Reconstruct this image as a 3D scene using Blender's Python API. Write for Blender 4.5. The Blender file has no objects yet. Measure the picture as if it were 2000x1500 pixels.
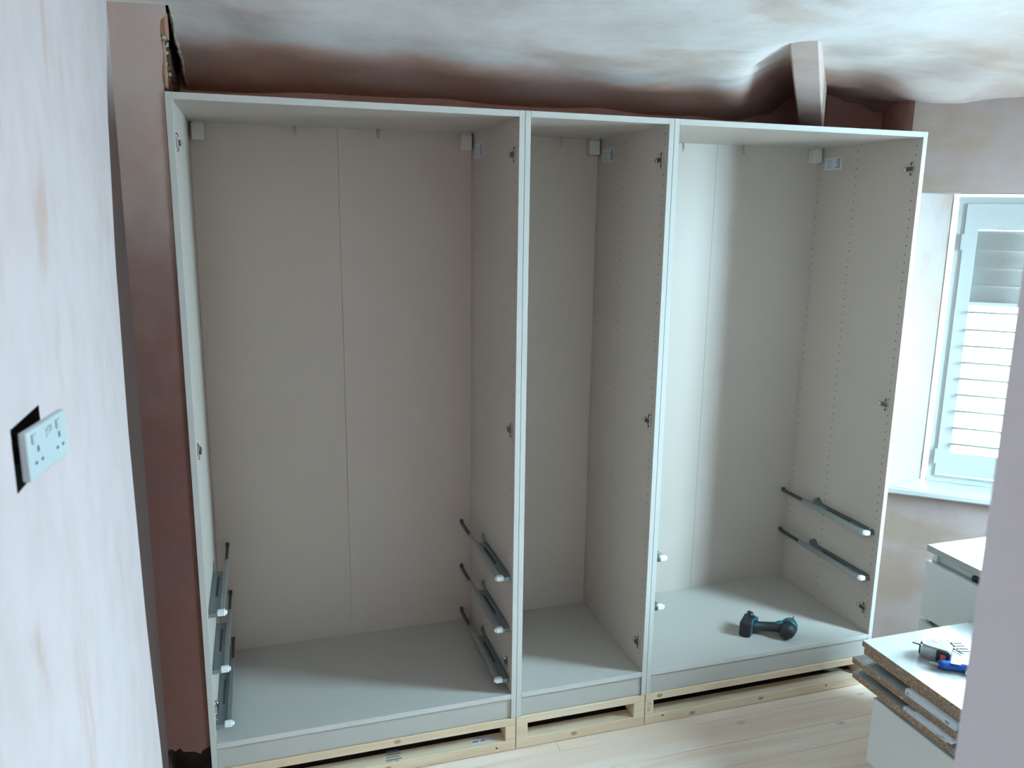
import bpy, bmesh, math, random
from mathutils import Vector, Matrix
random.seed(7)
SC = bpy.context.scene
COL = SC.collection
R = math.radians

# ------------------------------------------------------------------ camera
F_PX = 1583.65
yaw, pitch, roll = 0.30470, -0.20440, 0.01320
cam = bpy.data.cameras.new('camera')
cam.sensor_width = 36.0
cam.lens = F_PX / 2000 * 36.0
cam.clip_start = 0.02
cam_o = bpy.data.objects.new('camera', cam)
COL.objects.link(cam_o)
fw = Vector((math.sin(yaw) * math.cos(pitch), math.cos(yaw) * math.cos(pitch), math.sin(pitch)))
r0 = Vector((math.cos(yaw), -math.sin(yaw), 0))
u0 = r0.cross(fw)
rt = math.cos(roll) * r0 + math.sin(roll) * u0
up = -math.sin(roll) * r0 + math.cos(roll) * u0
m3 = Matrix((rt, up, -fw)).transposed()
CAM = Vector((0.2097, -2.4147, 1.7184))
cam_o.matrix_world = Matrix.Translation(CAM) @ m3.to_4x4()
cam.dof.use_dof = True
cam.dof.focus_distance = 2.75
cam.dof.aperture_fstop = 5.0
SC.camera = cam_o

# ------------------------------------------------------------------ world and lights
w = bpy.data.worlds.new('world')
SC.world = w
w.use_nodes = True
bg = w.node_tree.nodes['Background']
bg.inputs[0].default_value = (0.80, 0.92, 1.0, 1)
bg.inputs[1].default_value = 8.0
# overcast sky above the horizon, duller ground below it
_wn, _wl = w.node_tree.nodes, w.node_tree.links
_tc = _wn.new('ShaderNodeTexCoord')
_sx = _wn.new('ShaderNodeSeparateXYZ')
_mr = _wn.new('ShaderNodeMapRange')
_mr.interpolation_type = 'SMOOTHSTEP'
_mr.inputs['From Min'].default_value = -0.12
_mr.inputs['From Max'].default_value = 0.05
_mx = _wn.new('ShaderNodeMix')
_mx.data_type = 'RGBA'
_mx.inputs[6].default_value = (0.46, 0.50, 0.47, 1)
_mx.inputs[7].default_value = (0.78, 0.92, 1.0, 1)
_wl.new(_tc.outputs['Generated'], _sx.inputs[0])
_wl.new(_sx.outputs['Z'], _mr.inputs['Value'])
_wl.new(_mr.outputs[0], _mx.inputs['Factor'])
_wl.new(_mx.outputs[2], bg.inputs[0])


def area(name, loc, target, sx, sy, power, col):
    l = bpy.data.lights.new(name, 'AREA')
    l.shape = 'RECTANGLE'
    l.size, l.size_y = sx, sy
    l.energy = power
    l.color = col
    o = bpy.data.objects.new(name, l)
    o.location = loc
    o.rotation_euler = (Vector(target) - Vector(loc)).to_track_quat('-Z', 'Y').to_euler()
    COL.objects.link(o)
    return o


area('daylight_canted_window', (3.42, 0.45, 1.35), (2.2, -1.0, 1.1), 0.9, 1.2, 150, (0.56, 0.83, 1.0))
area('daylight_side_window', (3.95, -1.30, 1.95), (1.3, -0.35, 0.9), 2.0, 1.6, 1300, (0.55, 0.87, 1.06))
area('added_warm_fill', (0.55, -3.0, 2.15), (0.8, -1.0, 1.0), 0.5, 0.5, 5, (1.0, 0.76, 0.60))  # unseen warm fill, added to lift the wardrobe shadows

vs = SC.view_settings
vs.view_transform = 'Standard'
vs.look = 'None'
vs.gamma = 1
vs.exposure = 0.2
vs.use_curve_mapping = False


# ------------------------------------------------------------------ materials
def rgb(r, g, b):
    f = lambda c: (c / 255 / 12.92) if c / 255 <= 0.04045 else ((c / 255 + 0.055) / 1.055) ** 2.4
    return (f(r), f(g), f(b), 1)


def mat(name, col, rough=0.5, metal=0.0, spec=0.5, noise=None, bump=None, alpha=None):
    m = bpy.data.materials.new(name)
    m.use_nodes = True
    nt = m.node_tree
    b = nt.nodes['Principled BSDF']
    b.inputs['Base Color'].default_value = col
    b.inputs['Roughness'].default_value = rough
    b.inputs['Metallic'].default_value = metal
    b.inputs['Specular IOR Level'].default_value = spec
    tc = nt.nodes.new('ShaderNodeTexCoord')
    if noise:
        sc, amt = noise
        n = nt.nodes.new('ShaderNodeTexNoise')
        n.inputs['Scale'].default_value = sc
        n.inputs['Detail'].default_value = 4
        nt.links.new(tc.outputs['Object'], n.inputs['Vector'])
        h = nt.nodes.new('ShaderNodeMapRange')
        h.inputs['To Min'].default_value = 1 - amt
        h.inputs['To Max'].default_value = 1 + amt
        nt.links.new(n.outputs['Fac'], h.inputs['Value'])
        mx = nt.nodes.new('ShaderNodeVectorMath')
        mx.operation = 'SCALE'
        mx.inputs[0].default_value = col[:3]
        nt.links.new(h.outputs[0], mx.inputs['Scale'])
        nt.links.new(mx.outputs[0], b.inputs['Base Color'])
    if bump:
        sc, st = bump
        n = nt.nodes.new('ShaderNodeTexNoise')
        n.inputs['Scale'].default_value = sc
        n.inputs['Detail'].default_value = 5
        nt.links.new(tc.outputs['Object'], n.inputs['Vector'])
        bp = nt.nodes.new('ShaderNodeBump')
        bp.inputs['Strength'].default_value = st
        bp.inputs['Distance'].default_value = 0.004
        nt.links.new(n.outputs['Fac'], bp.inputs['Height'])
        nt.links.new(bp.outputs[0], b.inputs['Normal'])
    return m


class NG:
    """tiny helper for building maths with nodes"""
    def __init__(s, m):
        s.nt = m.node_tree
        s.N = s.nt.nodes
        s.L = s.nt.links

    def put(s, a, sock):
        if isinstance(a, (int, float)):
            sock.default_value = a
        elif isinstance(a, tuple):
            sock.default_value = a
        else:
            s.L.new(a, sock)

    def op(s, o, a, b=0.0, clamp=False):
        n = s.N.new('ShaderNodeMath')
        n.operation = o
        n.use_clamp = clamp
        s.put(a, n.inputs[0])
        s.put(b, n.inputs[1])
        return n.outputs[0]

    def ramp(s, v, a, b, lo=0.0, hi=1.0):
        n = s.N.new('ShaderNodeMapRange')
        n.interpolation_type = 'SMOOTHSTEP'
        s.put(v, n.inputs['Value'])
        n.inputs['From Min'].default_value = a
        n.inputs['From Max'].default_value = b
        n.inputs['To Min'].default_value = lo
        n.inputs['To Max'].default_value = hi
        return n.outputs[0]

    def noise(s, vec, scale=(1, 1, 1), off=(0, 0, 0), detail=4, rough=0.5, dist=0.0):
        mp = s.N.new('ShaderNodeMapping')
        mp.inputs['Scale'].default_value = scale
        mp.inputs['Location'].default_value = off
        s.L.new(vec, mp.inputs['Vector'])
        n = s.N.new('ShaderNodeTexNoise')
        n.inputs['Scale'].default_value = 1
        n.inputs['Detail'].default_value = detail
        n.inputs['Roughness'].default_value = rough
        n.inputs['Distortion'].default_value = dist
        s.L.new(mp.outputs[0], n.inputs['Vector'])
        return n.outputs['Fac']

    def mix(s, f, a, b):
        n = s.N.new('ShaderNodeMix')
        n.data_type = 'RGBA'
        s.put(f, n.inputs['Factor'])
        s.put(a, n.inputs[6])
        s.put(b, n.inputs[7])
        return n.outputs[2]


DRY = (0.70, 0.625, 0.60, 1)
PINK = (0.60, 0.40, 0.33, 1)
PEACH = (0.66, 0.46, 0.36, 1)
DAMP = (0.23, 0.125, 0.10, 1)
BROWN = (0.27, 0.13, 0.08, 1)


def plaster(name, base, patch, thr=(0.50, 0.68), scale=(2, 2, 2), seed=0, damp=None, patch_amt=0.7, bump=0.25, dcol=None):  # damp: dark-zone mask; on the left wall it is a painted shadow band
    """skimmed gypsum plaster; dries patchily.  damp(g, x, y, z, n) -> factor for a dark zone"""
    m = bpy.data.materials.new(name)
    m.use_nodes = True
    g = NG(m)
    b = g.N['Principled BSDF']
    b.inputs['Roughness'].default_value = 0.72
    b.inputs['Specular IOR Level'].default_value = 0.25
    geo = g.N.new('ShaderNodeNewGeometry')
    P = geo.outputs['Position']
    sp = g.N.new('ShaderNodeSeparateXYZ')
    g.L.new(P, sp.inputs[0])
    x, y, z = sp.outputs
    n1 = g.noise(P, scale, (seed, seed * 2, 3), 5, 0.55, 0.4)
    f = g.op('MULTIPLY', g.ramp(n1, thr[0], thr[1]), patch_amt)
    col = g.mix(f, base, patch)
    n2 = g.noise(P, (9, 9, 6), (9, seed, 1), 6, 0.6)
    col = g.mix(g.ramp(n2, 0.35, 0.75, 0, 0.22), col, tuple(c * 0.72 for c in patch[:3]) + (1,))
    if name == 'plaster_ceiling':
        nt_ = g.noise(P, (2.6, 4.5, 3), (4, 2, 7), 4, 0.55, 0.5)
        col = g.mix(g.op('MULTIPLY', g.ramp(x, 1.7, 2.5, 0.0, 0.9), g.ramp(nt_, 0.36, 0.62, 0.45, 1.0)), col, (0.52, 0.37, 0.31, 1))
    if damp:
        nd = g.noise(P, (2.2, 2.2, 2.2), (seed, 5, 2), 4, 0.55)
        d = damp(g, x, y, z, nd)
        nb = g.noise(P, (1.7, 1.7, 5.0), (3, seed, 8), 3, 0.5)
        dc = g.mix(g.ramp(nb, 0.42, 0.62), *(dcol or (DAMP, BROWN)))
        nf = g.noise(P, (14, 14, 14), (1, 1, 1), 5, 0.6)
        dc = g.mix(g.ramp(nf, 0.35, 0.8, 0, 0.30), dc, tuple(min(1, c * 1.35) for c in (dcol or (DAMP, BROWN))[0][:3]) + (1,))
        col = g.mix(d, col, dc)
    g.L.new(col, b.inputs['Base Color'])
    nb = g.noise(P, (30, 30, 30), (0, 0, 0), 6, 0.6)
    nb2 = g.noise(P, (5, 5, 5), (0, 3, 0), 3, 0.5)
    s = g.op('ADD', g.op('MULTIPLY', nb, 0.35), nb2)
    bp = g.N.new('ShaderNodeBump')
    bp.inputs['Strength'].default_value = bump
    bp.inputs['Distance'].default_value = 0.01
    g.L.new(s, bp.inputs['Height'])
    g.L.new(bp.outputs[0], b.inputs['Normal'])
    return m


def damp_ceiling(g, x, y, z, n):
    # wet strip along the back of the slope, ragged front edge
    e = g.op('ADD', y, g.op('MULTIPLY', g.op('SUBTRACT', n, 0.5), 0.30))
    d = g.ramp(e, 0.09, 0.22)
    # a paler zone on the window side
    right = g.ramp(x, 1.95, 2.4, 1.0, 0.35)
    return g.op('MULTIPLY', g.op('MULTIPLY', d, right), 0.93)


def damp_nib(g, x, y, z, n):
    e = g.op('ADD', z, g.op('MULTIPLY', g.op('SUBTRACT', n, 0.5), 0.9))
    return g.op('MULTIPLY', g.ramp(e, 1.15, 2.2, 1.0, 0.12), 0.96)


def shade_left(g, x, y, z, n):  # shadow band painted dark brown where the wall steps back
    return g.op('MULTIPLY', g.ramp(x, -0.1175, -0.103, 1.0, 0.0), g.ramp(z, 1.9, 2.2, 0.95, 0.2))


M = {}
M['pl_ceiling'] = plaster('plaster_ceiling', (0.82, 0.755, 0.745, 1), (0.62, 0.45, 0.36, 1), (0.50, 0.66), (1.9, 3.2, 2), 1, damp_ceiling, 0.6, 0.35, ((0.68, 0.42, 0.37, 1), (0.66, 0.36, 0.24, 1)))
M['pl_left'] = plaster('plaster_left', (0.62, 0.495, 0.49, 1), (0.52, 0.34, 0.28, 1), (0.56, 0.70), (6, 7, 2.2), 4, shade_left, 0.7, 0.3, ((0.055, 0.026, 0.019, 1), (0.06, 0.027, 0.019, 1)))
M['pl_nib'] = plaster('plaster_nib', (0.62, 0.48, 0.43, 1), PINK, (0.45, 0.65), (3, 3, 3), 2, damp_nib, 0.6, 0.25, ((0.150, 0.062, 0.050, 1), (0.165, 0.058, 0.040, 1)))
M['pl_back'] = plaster('plaster_back', (0.86, 0.53, 0.46, 1), (0.78, 0.43, 0.34, 1), (0.45, 0.65), (3, 3, 3), 6)
M['pl_right'] = plaster('plaster_right', (0.43, 0.33, 0.315, 1), (0.38, 0.265, 0.20, 1), (0.42, 0.62), (2.2, 2.2, 5.0), 3, None, 0.75)
M['pl_reveal'] = plaster('plaster_reveal', (0.44, 0.375, 0.355, 1), (0.44, 0.28, 0.21, 1), (0.50, 0.66), (5, 5, 3.0), 9, None, 0.6)
M['pl_beam'] = plaster('plaster_beam', (0.60, 0.46, 0.42, 1), (0.45, 0.27, 0.21, 1), (0.45, 0.70), (4, 4, 4), 5, None, 0.8)
M['pl_white'] = plaster('plaster_hall', (0.66, 0.64, 0.64, 1), (0.60, 0.58, 0.58, 1), (0.4, 0.7), (2, 2, 2), 5, None, 0.4, 0.12)
M['dark'] = mat('dark_cavity', (0.012, 0.010, 0.010, 1), 0.9, noise=(20, 0.4))
M['mortar'] = mat('brown_rough_mortar', rgb(112, 84, 62), 0.95, noise=(55, 0.6), bump=(60, 1.0))
M['timber_old'] = mat('old_raw_timber', rgb(165, 122, 96), 0.85, noise=(30, 0.3), bump=(40, 0.8))
M['knot'] = mat('pale_knot', rgb(178, 140, 108), 0.7, noise=(60, 0.3))
M['rubble'] = mat('rubble_grey', rgb(168, 160, 150), 0.9, noise=(40, 0.3), bump=(60, 0.8))
M['rubble_dark'] = mat('rubble_dark', rgb(70, 62, 55), 0.95, noise=(30, 0.4), bump=(50, 0.9))
M['board_edge'] = mat('plasterboard_torn_edge', rgb(176, 160, 146), 0.9, noise=(60, 0.35), bump=(70, 1.0))
M['greige'] = mat('greige_foil', (0.52, 0.437, 0.385, 1), 0.42, spec=0.35, noise=(300, 0.03))
M['greige_edge'] = mat('greige_edge_band', (0.56, 0.53, 0.49, 1), 0.35, spec=0.4, noise=(300, 0.02))
M['greige_floor'] = mat('greige_shelf', (0.46, 0.425, 0.39, 1), 0.40, spec=0.4, noise=(300, 0.03))
M['hole'] = mat('drilled_hole', (0.06, 0.055, 0.05, 1), 0.8, noise=(100, 0.2))
M['chrome'] = mat('nickel_hinge', (0.60, 0.58, 0.56, 1), 0.2, 1.0, noise=(60, 0.08))
M['nickel_dark'] = mat('shaded_nickel', (0.13, 0.12, 0.115, 1), 0.28, 0.9, noise=(60, 0.1))
M['brass'] = mat('yellow_zinc_wire', (0.50, 0.44, 0.33, 1), 0.3, 1.0, noise=(60, 0.08))
M['galv'] = mat('galvanised_runner', (0.26, 0.315, 0.33, 1), 0.34, 0.85, noise=(35, 0.12))
M['galv_light'] = mat('galvanised_rail', (0.42, 0.47, 0.48, 1), 0.36, 0.85, noise=(35, 0.1))
M['galv_dark'] = mat('dark_rail', (0.10, 0.12, 0.13, 1), 0.4, 0.7, noise=(35, 0.1))
M['white_pl'] = mat('white_plastic', (0.80, 0.84, 0.86, 1), 0.35, noise=(80, 0.03))
M['white_foil'] = mat('white_foil', (0.38, 0.375, 0.36, 1), 0.12, spec=0.6, noise=(200, 0.02))
M['white_front'] = mat('white_drawer_front', (0.70, 0.70, 0.68, 1), 0.4, noise=(200, 0.02))
M['paint'] = mat('white_gloss_paint', (0.56, 0.57, 0.56, 1), 0.3, noise=(60, 0.03))
M['paper'] = mat('white_label_paper', (0.60, 0.63, 0.68, 1), 0.6, noise=(60, 0.03))
M['ink'] = mat('black_ink', (0.04, 0.045, 0.06, 1), 0.7, noise=(60, 0.1))
M['ink_grey'] = mat('grey_ink', (0.22, 0.23, 0.26, 1), 0.7, noise=(60, 0.1))
M['ink_mid'] = mat('faint_grey_ink', (0.40, 0.42, 0.46, 1), 0.7, noise=(60, 0.1))
M['black_rub'] = mat('black_rubber', (0.018, 0.019, 0.022, 1), 0.5, noise=(60, 0.2), bump=(120, 0.4))
M['teal'] = mat('teal_plastic', (0.008, 0.115, 0.15, 1), 0.28, noise=(60, 0.1))
M['steel_dark'] = mat('dark_steel', (0.12, 0.115, 0.11, 1), 0.35, 0.9, noise=(60, 0.1))
M['silver'] = mat('satin_silver', (0.38, 0.39, 0.40, 1), 0.22, 0.85, noise=(40, 0.06))
M['orange'] = mat('orange_button', (0.85, 0.12, 0.06, 1), 0.35, noise=(60, 0.05))
M['blue'] = mat('blue_plastic', (0.012, 0.065, 0.30, 1), 0.28, noise=(50, 0.1))
M['socket'] = mat('white_socket', (0.52, 0.57, 0.58, 1), 0.3, noise=(40, 0.03))
M['glass'] = bpy.data.materials.new('window_glass')
M['glass'].use_nodes = True
_nt = M['glass'].node_tree
_nt.nodes.clear()
_out = _nt.nodes.new('ShaderNodeOutputMaterial')
_mix = _nt.nodes.new('ShaderNodeMixShader')
_tr = _nt.nodes.new('ShaderNodeBsdfTransparent')
_tr.inputs[0].default_value = (0.96, 0.985, 0.98, 1)
_gl = _nt.nodes.new('ShaderNodeBsdfGlossy')
_gl.inputs['Roughness'].default_value = 0.02
_mix.inputs[0].default_value = 0.05
_nt.links.new(_tr.outputs[0], _mix.inputs[1])
_nt.links.new(_gl.outputs[0], _mix.inputs[2])
_nt.links.new(_mix.outputs[0], _out.inputs[0])


def wood(name, ca, cb, cc, along='x', knots=True, scale=1.0):
    m = bpy.data.materials.new(name)
    m.use_nodes = True
    g = NG(m)
    b = g.N['Principled BSDF']
    b.inputs['Roughness'].default_value = 0.55
    b.inputs['Specular IOR Level'].default_value = 0.35
    geo = g.N.new('ShaderNodeNewGeometry')
    oi = g.N.new('ShaderNodeObjectInfo')
    add = g.N.new('ShaderNodeVectorMath')
    add.operation = 'ADD'
    rv = g.N.new('ShaderNodeCombineXYZ')
    rr = g.op('MULTIPLY', oi.outputs['Random'], 37.0)
    for i in range(3):
        g.L.new(rr, rv.inputs[i])
    g.L.new(geo.outputs['Position'], add.inputs[0])
    g.L.new(rv.outputs[0], add.inputs[1])
    P = add.outputs[0]
    s = (1.2 * scale, 16 * scale, 16 * scale) if along == 'x' else (16 * scale, 1.2 * scale, 16 * scale)
    s2 = (4 * scale, 90 * scale, 90 * scale) if along == 'x' else (90 * scale, 4 * scale, 90 * scale)
    n1 = g.noise(P, s, (0, 0, 0), 4, 0.55, 0.6)
    n2 = g.noise(P, s2, (5, 0, 0), 3, 0.5)
    col = g.mix(g.ramp(n1, 0.38, 0.66), ca, cb)
    col = g.mix(g.ramp(n2, 0.45, 0.75, 0, 0.35), col, cc)
    col = g.mix(g.ramp(oi.outputs['Random'], 0, 1, 0, 0.35), col, cb)
    if knots:
        mp = g.N.new('ShaderNodeMapping')
        mp.inputs['Scale'].default_value = (3.2, 7, 7) if along == 'x' else (7, 3.2, 7)
        g.L.new(P, mp.inputs['Vector'])
        v = g.N.new('ShaderNodeTexVoronoi')
        v.inputs['Scale'].default_value = 1
        g.L.new(mp.outputs[0], v.inputs['Vector'])
        k = g.ramp(v.outputs['Distance'], 0.02, 0.10, 0.6, 0.0)
        col = g.mix(k, col, tuple(c * 0.62 for c in cc[:3]) + (1,))
    g.L.new(col, b.inputs['Base Color'])
    bp = g.N.new('ShaderNodeBump')
    bp.inputs['Strength'].default_value = 0.15
    bp.inputs['Distance'].default_value = 0.003
    g.L.new(n2, bp.inputs['Height'])
    g.L.new(bp.outputs[0], b.inputs['Normal'])
    return m


M['pine_floor'] = wood('pine_floor', (0.86, 0.75, 0.65, 1), (0.80, 0.62, 0.50, 1), (0.68, 0.47, 0.35, 1))
M['pine_stud'] = wood('pine_stud', (0.74, 0.60, 0.44, 1), (0.68, 0.50, 0.34, 1), (0.60, 0.38, 0.24, 1))


def chip_mat():
    m = bpy.data.materials.new('raw_chipboard_edge')
    m.use_nodes = True
    g = NG(m)
    b = g.N['Principled BSDF']
    b.inputs['Roughness'].default_value = 0.9
    geo = g.N.new('ShaderNodeNewGeometry')
    P = geo.outputs['Position']
    n = g.noise(P, (260, 260, 420), (0, 0, 0), 2, 0.6)
    n2 = g.noise(P, (90, 90, 200), (3, 0, 0), 2, 0.6)
    c = g.mix(g.ramp(n, 0.38, 0.62), (0.17, 0.095, 0.055, 1), (0.46, 0.30, 0.19, 1))
    c = g.mix(g.ramp(n2, 0.55, 0.7), c, (0.60, 0.44, 0.30, 1))
    g.L.new(c, b.inputs['Base Color'])
    bp = g.N.new('ShaderNodeBump')
    bp.inputs['Strength'].default_value = 0.8
    bp.inputs['Distance'].default_value = 0.002
    g.L.new(n, bp.inputs['Height'])
    g.L.new(bp.outputs[0], b.inputs['Normal'])
    return m


M['chip'] = chip_mat()


# ------------------------------------------------------------------ mesh helpers
class MB:
    """collects shapes in world coordinates, builds them as one mesh object"""
    def __init__(s):
        s.bm = bmesh.new()
        s.mats = []
        s.cur = 0

    def use(s, m):
        if m not in s.mats:
            s.mats.append(m)
        s.cur = s.mats.index(m)
        return s

    def face(s, pts):
        vs_ = [s.bm.verts.new(p) for p in pts]
        f = s.bm.faces.new(vs_)
        f.material_index = s.cur
        return f

    def box(s, a, b, bev=0.0, mtx=None, seg=1):
        (x0, y0, z0), (x1, y1, z1) = a, b
        x0, x1 = sorted((x0, x1))
        y0, y1 = sorted((y0, y1))
        z0, z1 = sorted((z0, z1))
        t = bmesh.new()
        v = [t.verts.new(p) for p in ((x0, y0, z0), (x1, y0, z0), (x1, y1, z0), (x0, y1, z0),
                                      (x0, y0, z1), (x1, y0, z1), (x1, y1, z1), (x0, y1, z1))]
        for q in ((0, 3, 2, 1), (4, 5, 6, 7), (0, 1, 5, 4), (1, 2, 6, 5), (2, 3, 7, 6), (3, 0, 4, 7)):
            t.faces.new([v[i] for i in q])
        if bev > 0:
            bmesh.ops.bevel(t, geom=t.edges[:], offset=bev, segments=seg, affect='EDGES', profile=0.5)
        s.merge(t, mtx)
        return s

    def merge(s, t, mtx=None):
        if mtx is not None:
            bmesh.ops.transform(t, matrix=mtx, verts=t.verts)
        vm = {}
        for v in t.verts:
            vm[v] = s.bm.verts.new(v.co)
        for f in t.faces:
            nf = s.bm.faces.new([vm[v] for v in f.verts])
            nf.material_index = s.cur
            nf.smooth = f.smooth
        t.free()

    def lathe(s, p0, axis, prof, n=20, smooth=True, sx=1.0, ref=None):
        """prof: list of (distance along axis, radius)"""
        ax = Vector(axis).normalized()
        rf = Vector(ref) if ref else (Vector((0, 0, 1)) if abs(ax.z) < 0.9 else Vector((1, 0, 0)))
        e1 = ax.cross(rf).normalized()
        e2 = e1.cross(ax).normalized()
        p0 = Vector(p0)
        rings = []
        for d, r in prof:
            if r < 1e-5:
                rings.append([s.bm.verts.new(p0 + ax * d)])
            else:
                rings.append([s.bm.verts.new(p0 + ax * d + e1 * (r * sx * math.cos(2 * math.pi * k / n)) + e2 * (r * math.sin(2 * math.pi * k / n))) for k in range(n)])
        for a, b in zip(rings, rings[1:]):
            for k in range(n):
                k2 = (k + 1) % n
                if len(a) == 1 and len(b) == 1:
                    continue
                if len(a) == 1:
                    q = [a[0], b[k2], b[k]]
                elif len(b) == 1:
                    q = [a[k], a[k2], b[0]]
                else:
                    q = [a[k], a[k2], b[k2], b[k]]
                f = s.bm.faces.new(q)
                f.smooth = smooth
                f.material_index = s.cur
        for rg, rev in ((rings[0], True), (rings[-1], False)):
            if len(rg) > 1:
                f = s.bm.faces.new(rg[::-1] if rev else rg)
                f.material_index = s.cur
        return s

    def cyl(s, a, b, r, n=12, smooth=True):
        a, b = Vector(a), Vector(b)
        return s.lathe(a, b - a, [(0, r), ((b - a).length, r)], n, smooth)

    def tube(s, pts, r, n=8):
        pts = [Vector(p) for p in pts]
        rings = []
        for i, p in enumerate(pts):
            d = (pts[min(i + 1, len(pts) - 1)] - pts[max(i - 1, 0)]).normalized()
            rf = Vector((0, 0, 1)) if abs(d.z) < 0.9 else Vector((1, 0, 0))
            e1 = d.cross(rf).normalized()
            e2 = e1.cross(d)
            rings.append([s.bm.verts.new(p + e1 * r * math.cos(2 * math.pi * k / n) + e2 * r * math.sin(2 * math.pi * k / n)) for k in range(n)])
        for a, b in zip(rings, rings[1:]):
            for k in range(n):
                f = s.bm.faces.new([a[k], a[(k + 1) % n], b[(k + 1) % n], b[k]])
                f.smooth = True
                f.material_index = s.cur
        for rg in (rings[0][::-1], rings[-1]):
            f = s.bm.faces.new(rg)
            f.material_index = s.cur
        return s

    def prism(s, pts2, z0, z1, mtx=None, bev=0.0, seg=2):
        """polygon (x, y) extruded from z0 to z1"""
        t = bmesh.new()
        lo = [t.verts.new((x, y, z0)) for x, y in pts2]
        hi = [t.verts.new((x, y, z1)) for x, y in pts2]
        n = len(pts2)
        t.faces.new(lo[::-1])
        t.faces.new(hi)
        for k in range(n):
            t.faces.new([lo[k], lo[(k + 1) % n], hi[(k + 1) % n], hi[k]])
        if bev:
            es = [e for e in t.edges if abs(e.verts[0].co.z - e.verts[1].co.z) < 1e-7]
            bmesh.ops.bevel(t, geom=es, offset=bev, segments=seg, affect='EDGES')
        s.merge(t, mtx)
        return s

    def build(s, name, m=None, parent=None, smooth_angle=None, smooth=False):
        off = Vector((0, 0, 0))
        p = parent
        chain = Vector((0, 0, 0))
        while p is not None:
            chain += p.location
            p = p.parent
        bmesh.ops.recalc_face_normals(s.bm, faces=s.bm.faces)
        for v in s.bm.verts:
            v.co -= chain
        if smooth:
            for f in s.bm.faces:
                f.smooth = True
        me = bpy.data.meshes.new(name)
        s.bm.to_mesh(me)
        s.bm.free()
        if m is not None and not s.mats:
            s.mats = [m]
        for q in s.mats:
            me.materials.append(q)
        o = bpy.data.objects.new(name, me)
        COL.objects.link(o)
        if parent is not None:
            o.parent = parent
        return o


def box(name, a, b, m, parent=None, bev=0.0, seg=1):
    return MB().box(a, b, bev, seg=seg).build(name, m, parent)


def tag(o, label=None, cat=None, group=None, kind=None):
    if label:
        o['label'] = label
    if cat:
        o['category'] = cat
    if group:
        o['group'] = group
    if kind:
        o['kind'] = kind
    return o


def thing(name, loc, label, cat, group=None):
    o = bpy.data.objects.new(name, None)
    o.empty_display_size = 0.05
    o.location = loc
    COL.objects.link(o)
    return tag(o, label, cat, group)


def struct(o, label):
    o['kind'] = 'structure'
    o['label'] = label
    return o


def fold(p, q, l):
    return p + (q - p) * l


# ------------------------------------------------------------------ constants of the place
FZ = -0.125          # floor height (wardrobe base is z = 0)
TOP = 2.46           # tops of walls, hidden above the ceiling
DX, DY = 0.766, -0.643   # direction of the canted window wall
C1 = Vector((2.525, 0.105, 0))
def cw(t, n=0.0):
    """point on the canted wall: t metres along, n metres out through it"""
    return (C1.x + DX * t + 0.643 * n, C1.y + DY * t + 0.766 * n)
TEND = 0.95
C2 = cw(TEND)
XR = C2[0]
YF = -1.79

# ------------------------------------------------------------------ floor
fl = MB()
fl.box((-0.3, -4.2, FZ - 0.06), (3.9, 0.9, FZ - 0.022))
floor = struct(fl.build('floor', M['rubble_dark']), 'pale pine floorboards in front of the open wardrobes')
edges = [-0.052, -0.18, -0.292, -0.41, -0.53, -0.65]
ys = [0.068] + edges  # boards stop here; the dark sub-floor colour stands in for shade beneath
while ys[-1] > -4.1:
    ys.append(ys[-1] - 0.12)
for a, b in zip(ys, ys[1:]):
    dz = random.uniform(-0.0008, 0.0008)
    x0 = 0.01 if a > 0.0 else -0.118
    x1 = 3.85
    cuts = [x0] + sorted(random.sample([0.75, 1.15, 1.9, 2.5], 1)) + [x1]
    for p, q in zip(cuts, cuts[1:]):
        box('floor_board', (p + 0.0005, b + 0.0006, FZ - 0.022), (q - 0.0005, a - 0.0006, FZ + dz), M['pine_floor'], floor, 0.0008)

# ------------------------------------------------------------------ walls
# left wall: 20 mm step shaped along a shadow edge, fading out towards the top; square hole behind the loose socket
HY0, HY1, HZ0, HZ1 = -1.272, -1.125, 1.357, 1.443
def edge_y(z):
    k = [(-0.2, -0.22), (0.3, -0.27), (0.7, -0.33), (1.2, -0.355), (1.6, -0.33), (1.95, -0.26), (2.15, -0.17), (2.3, -0.10), (2.5, -0.08)]
    for (z0, y0), (z1, y1) in zip(k, k[1:]):
        if z <= z1:
            return y0 + (y1 - y0) * (z - z0) / (z1 - z0)
    return k[-1][1]
wl = MB()
zs = [FZ - 0.03 + i * (TOP - FZ + 0.03) / 44 for i in range(45)]
prev = None
for z in zs:
    ey = edge_y(z)
    dep = 0.020 if z < 1.7 else max(0.008, 0.020 - (z - 1.7) / 0.6 * 0.012)
    xb = -0.122
    row = [(-0.1, -0.9, z), (-0.1, ey - 0.012, z), (-0.1015, ey - 0.004, z), (-0.106, ey + 0.002, z), (xb + 0.004, ey + 0.012, z), (xb, ey + 0.03, z), (xb, 0.02, z)]
    if prev:
        for k in range(len(row) - 1):
            f = wl.face([prev[k], prev[k + 1], row[k + 1], row[k]])
            f.smooth = True
    prev = row
bmesh.ops.remove_doubles(wl.bm, verts=wl.bm.verts, dist=1e-5)
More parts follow.
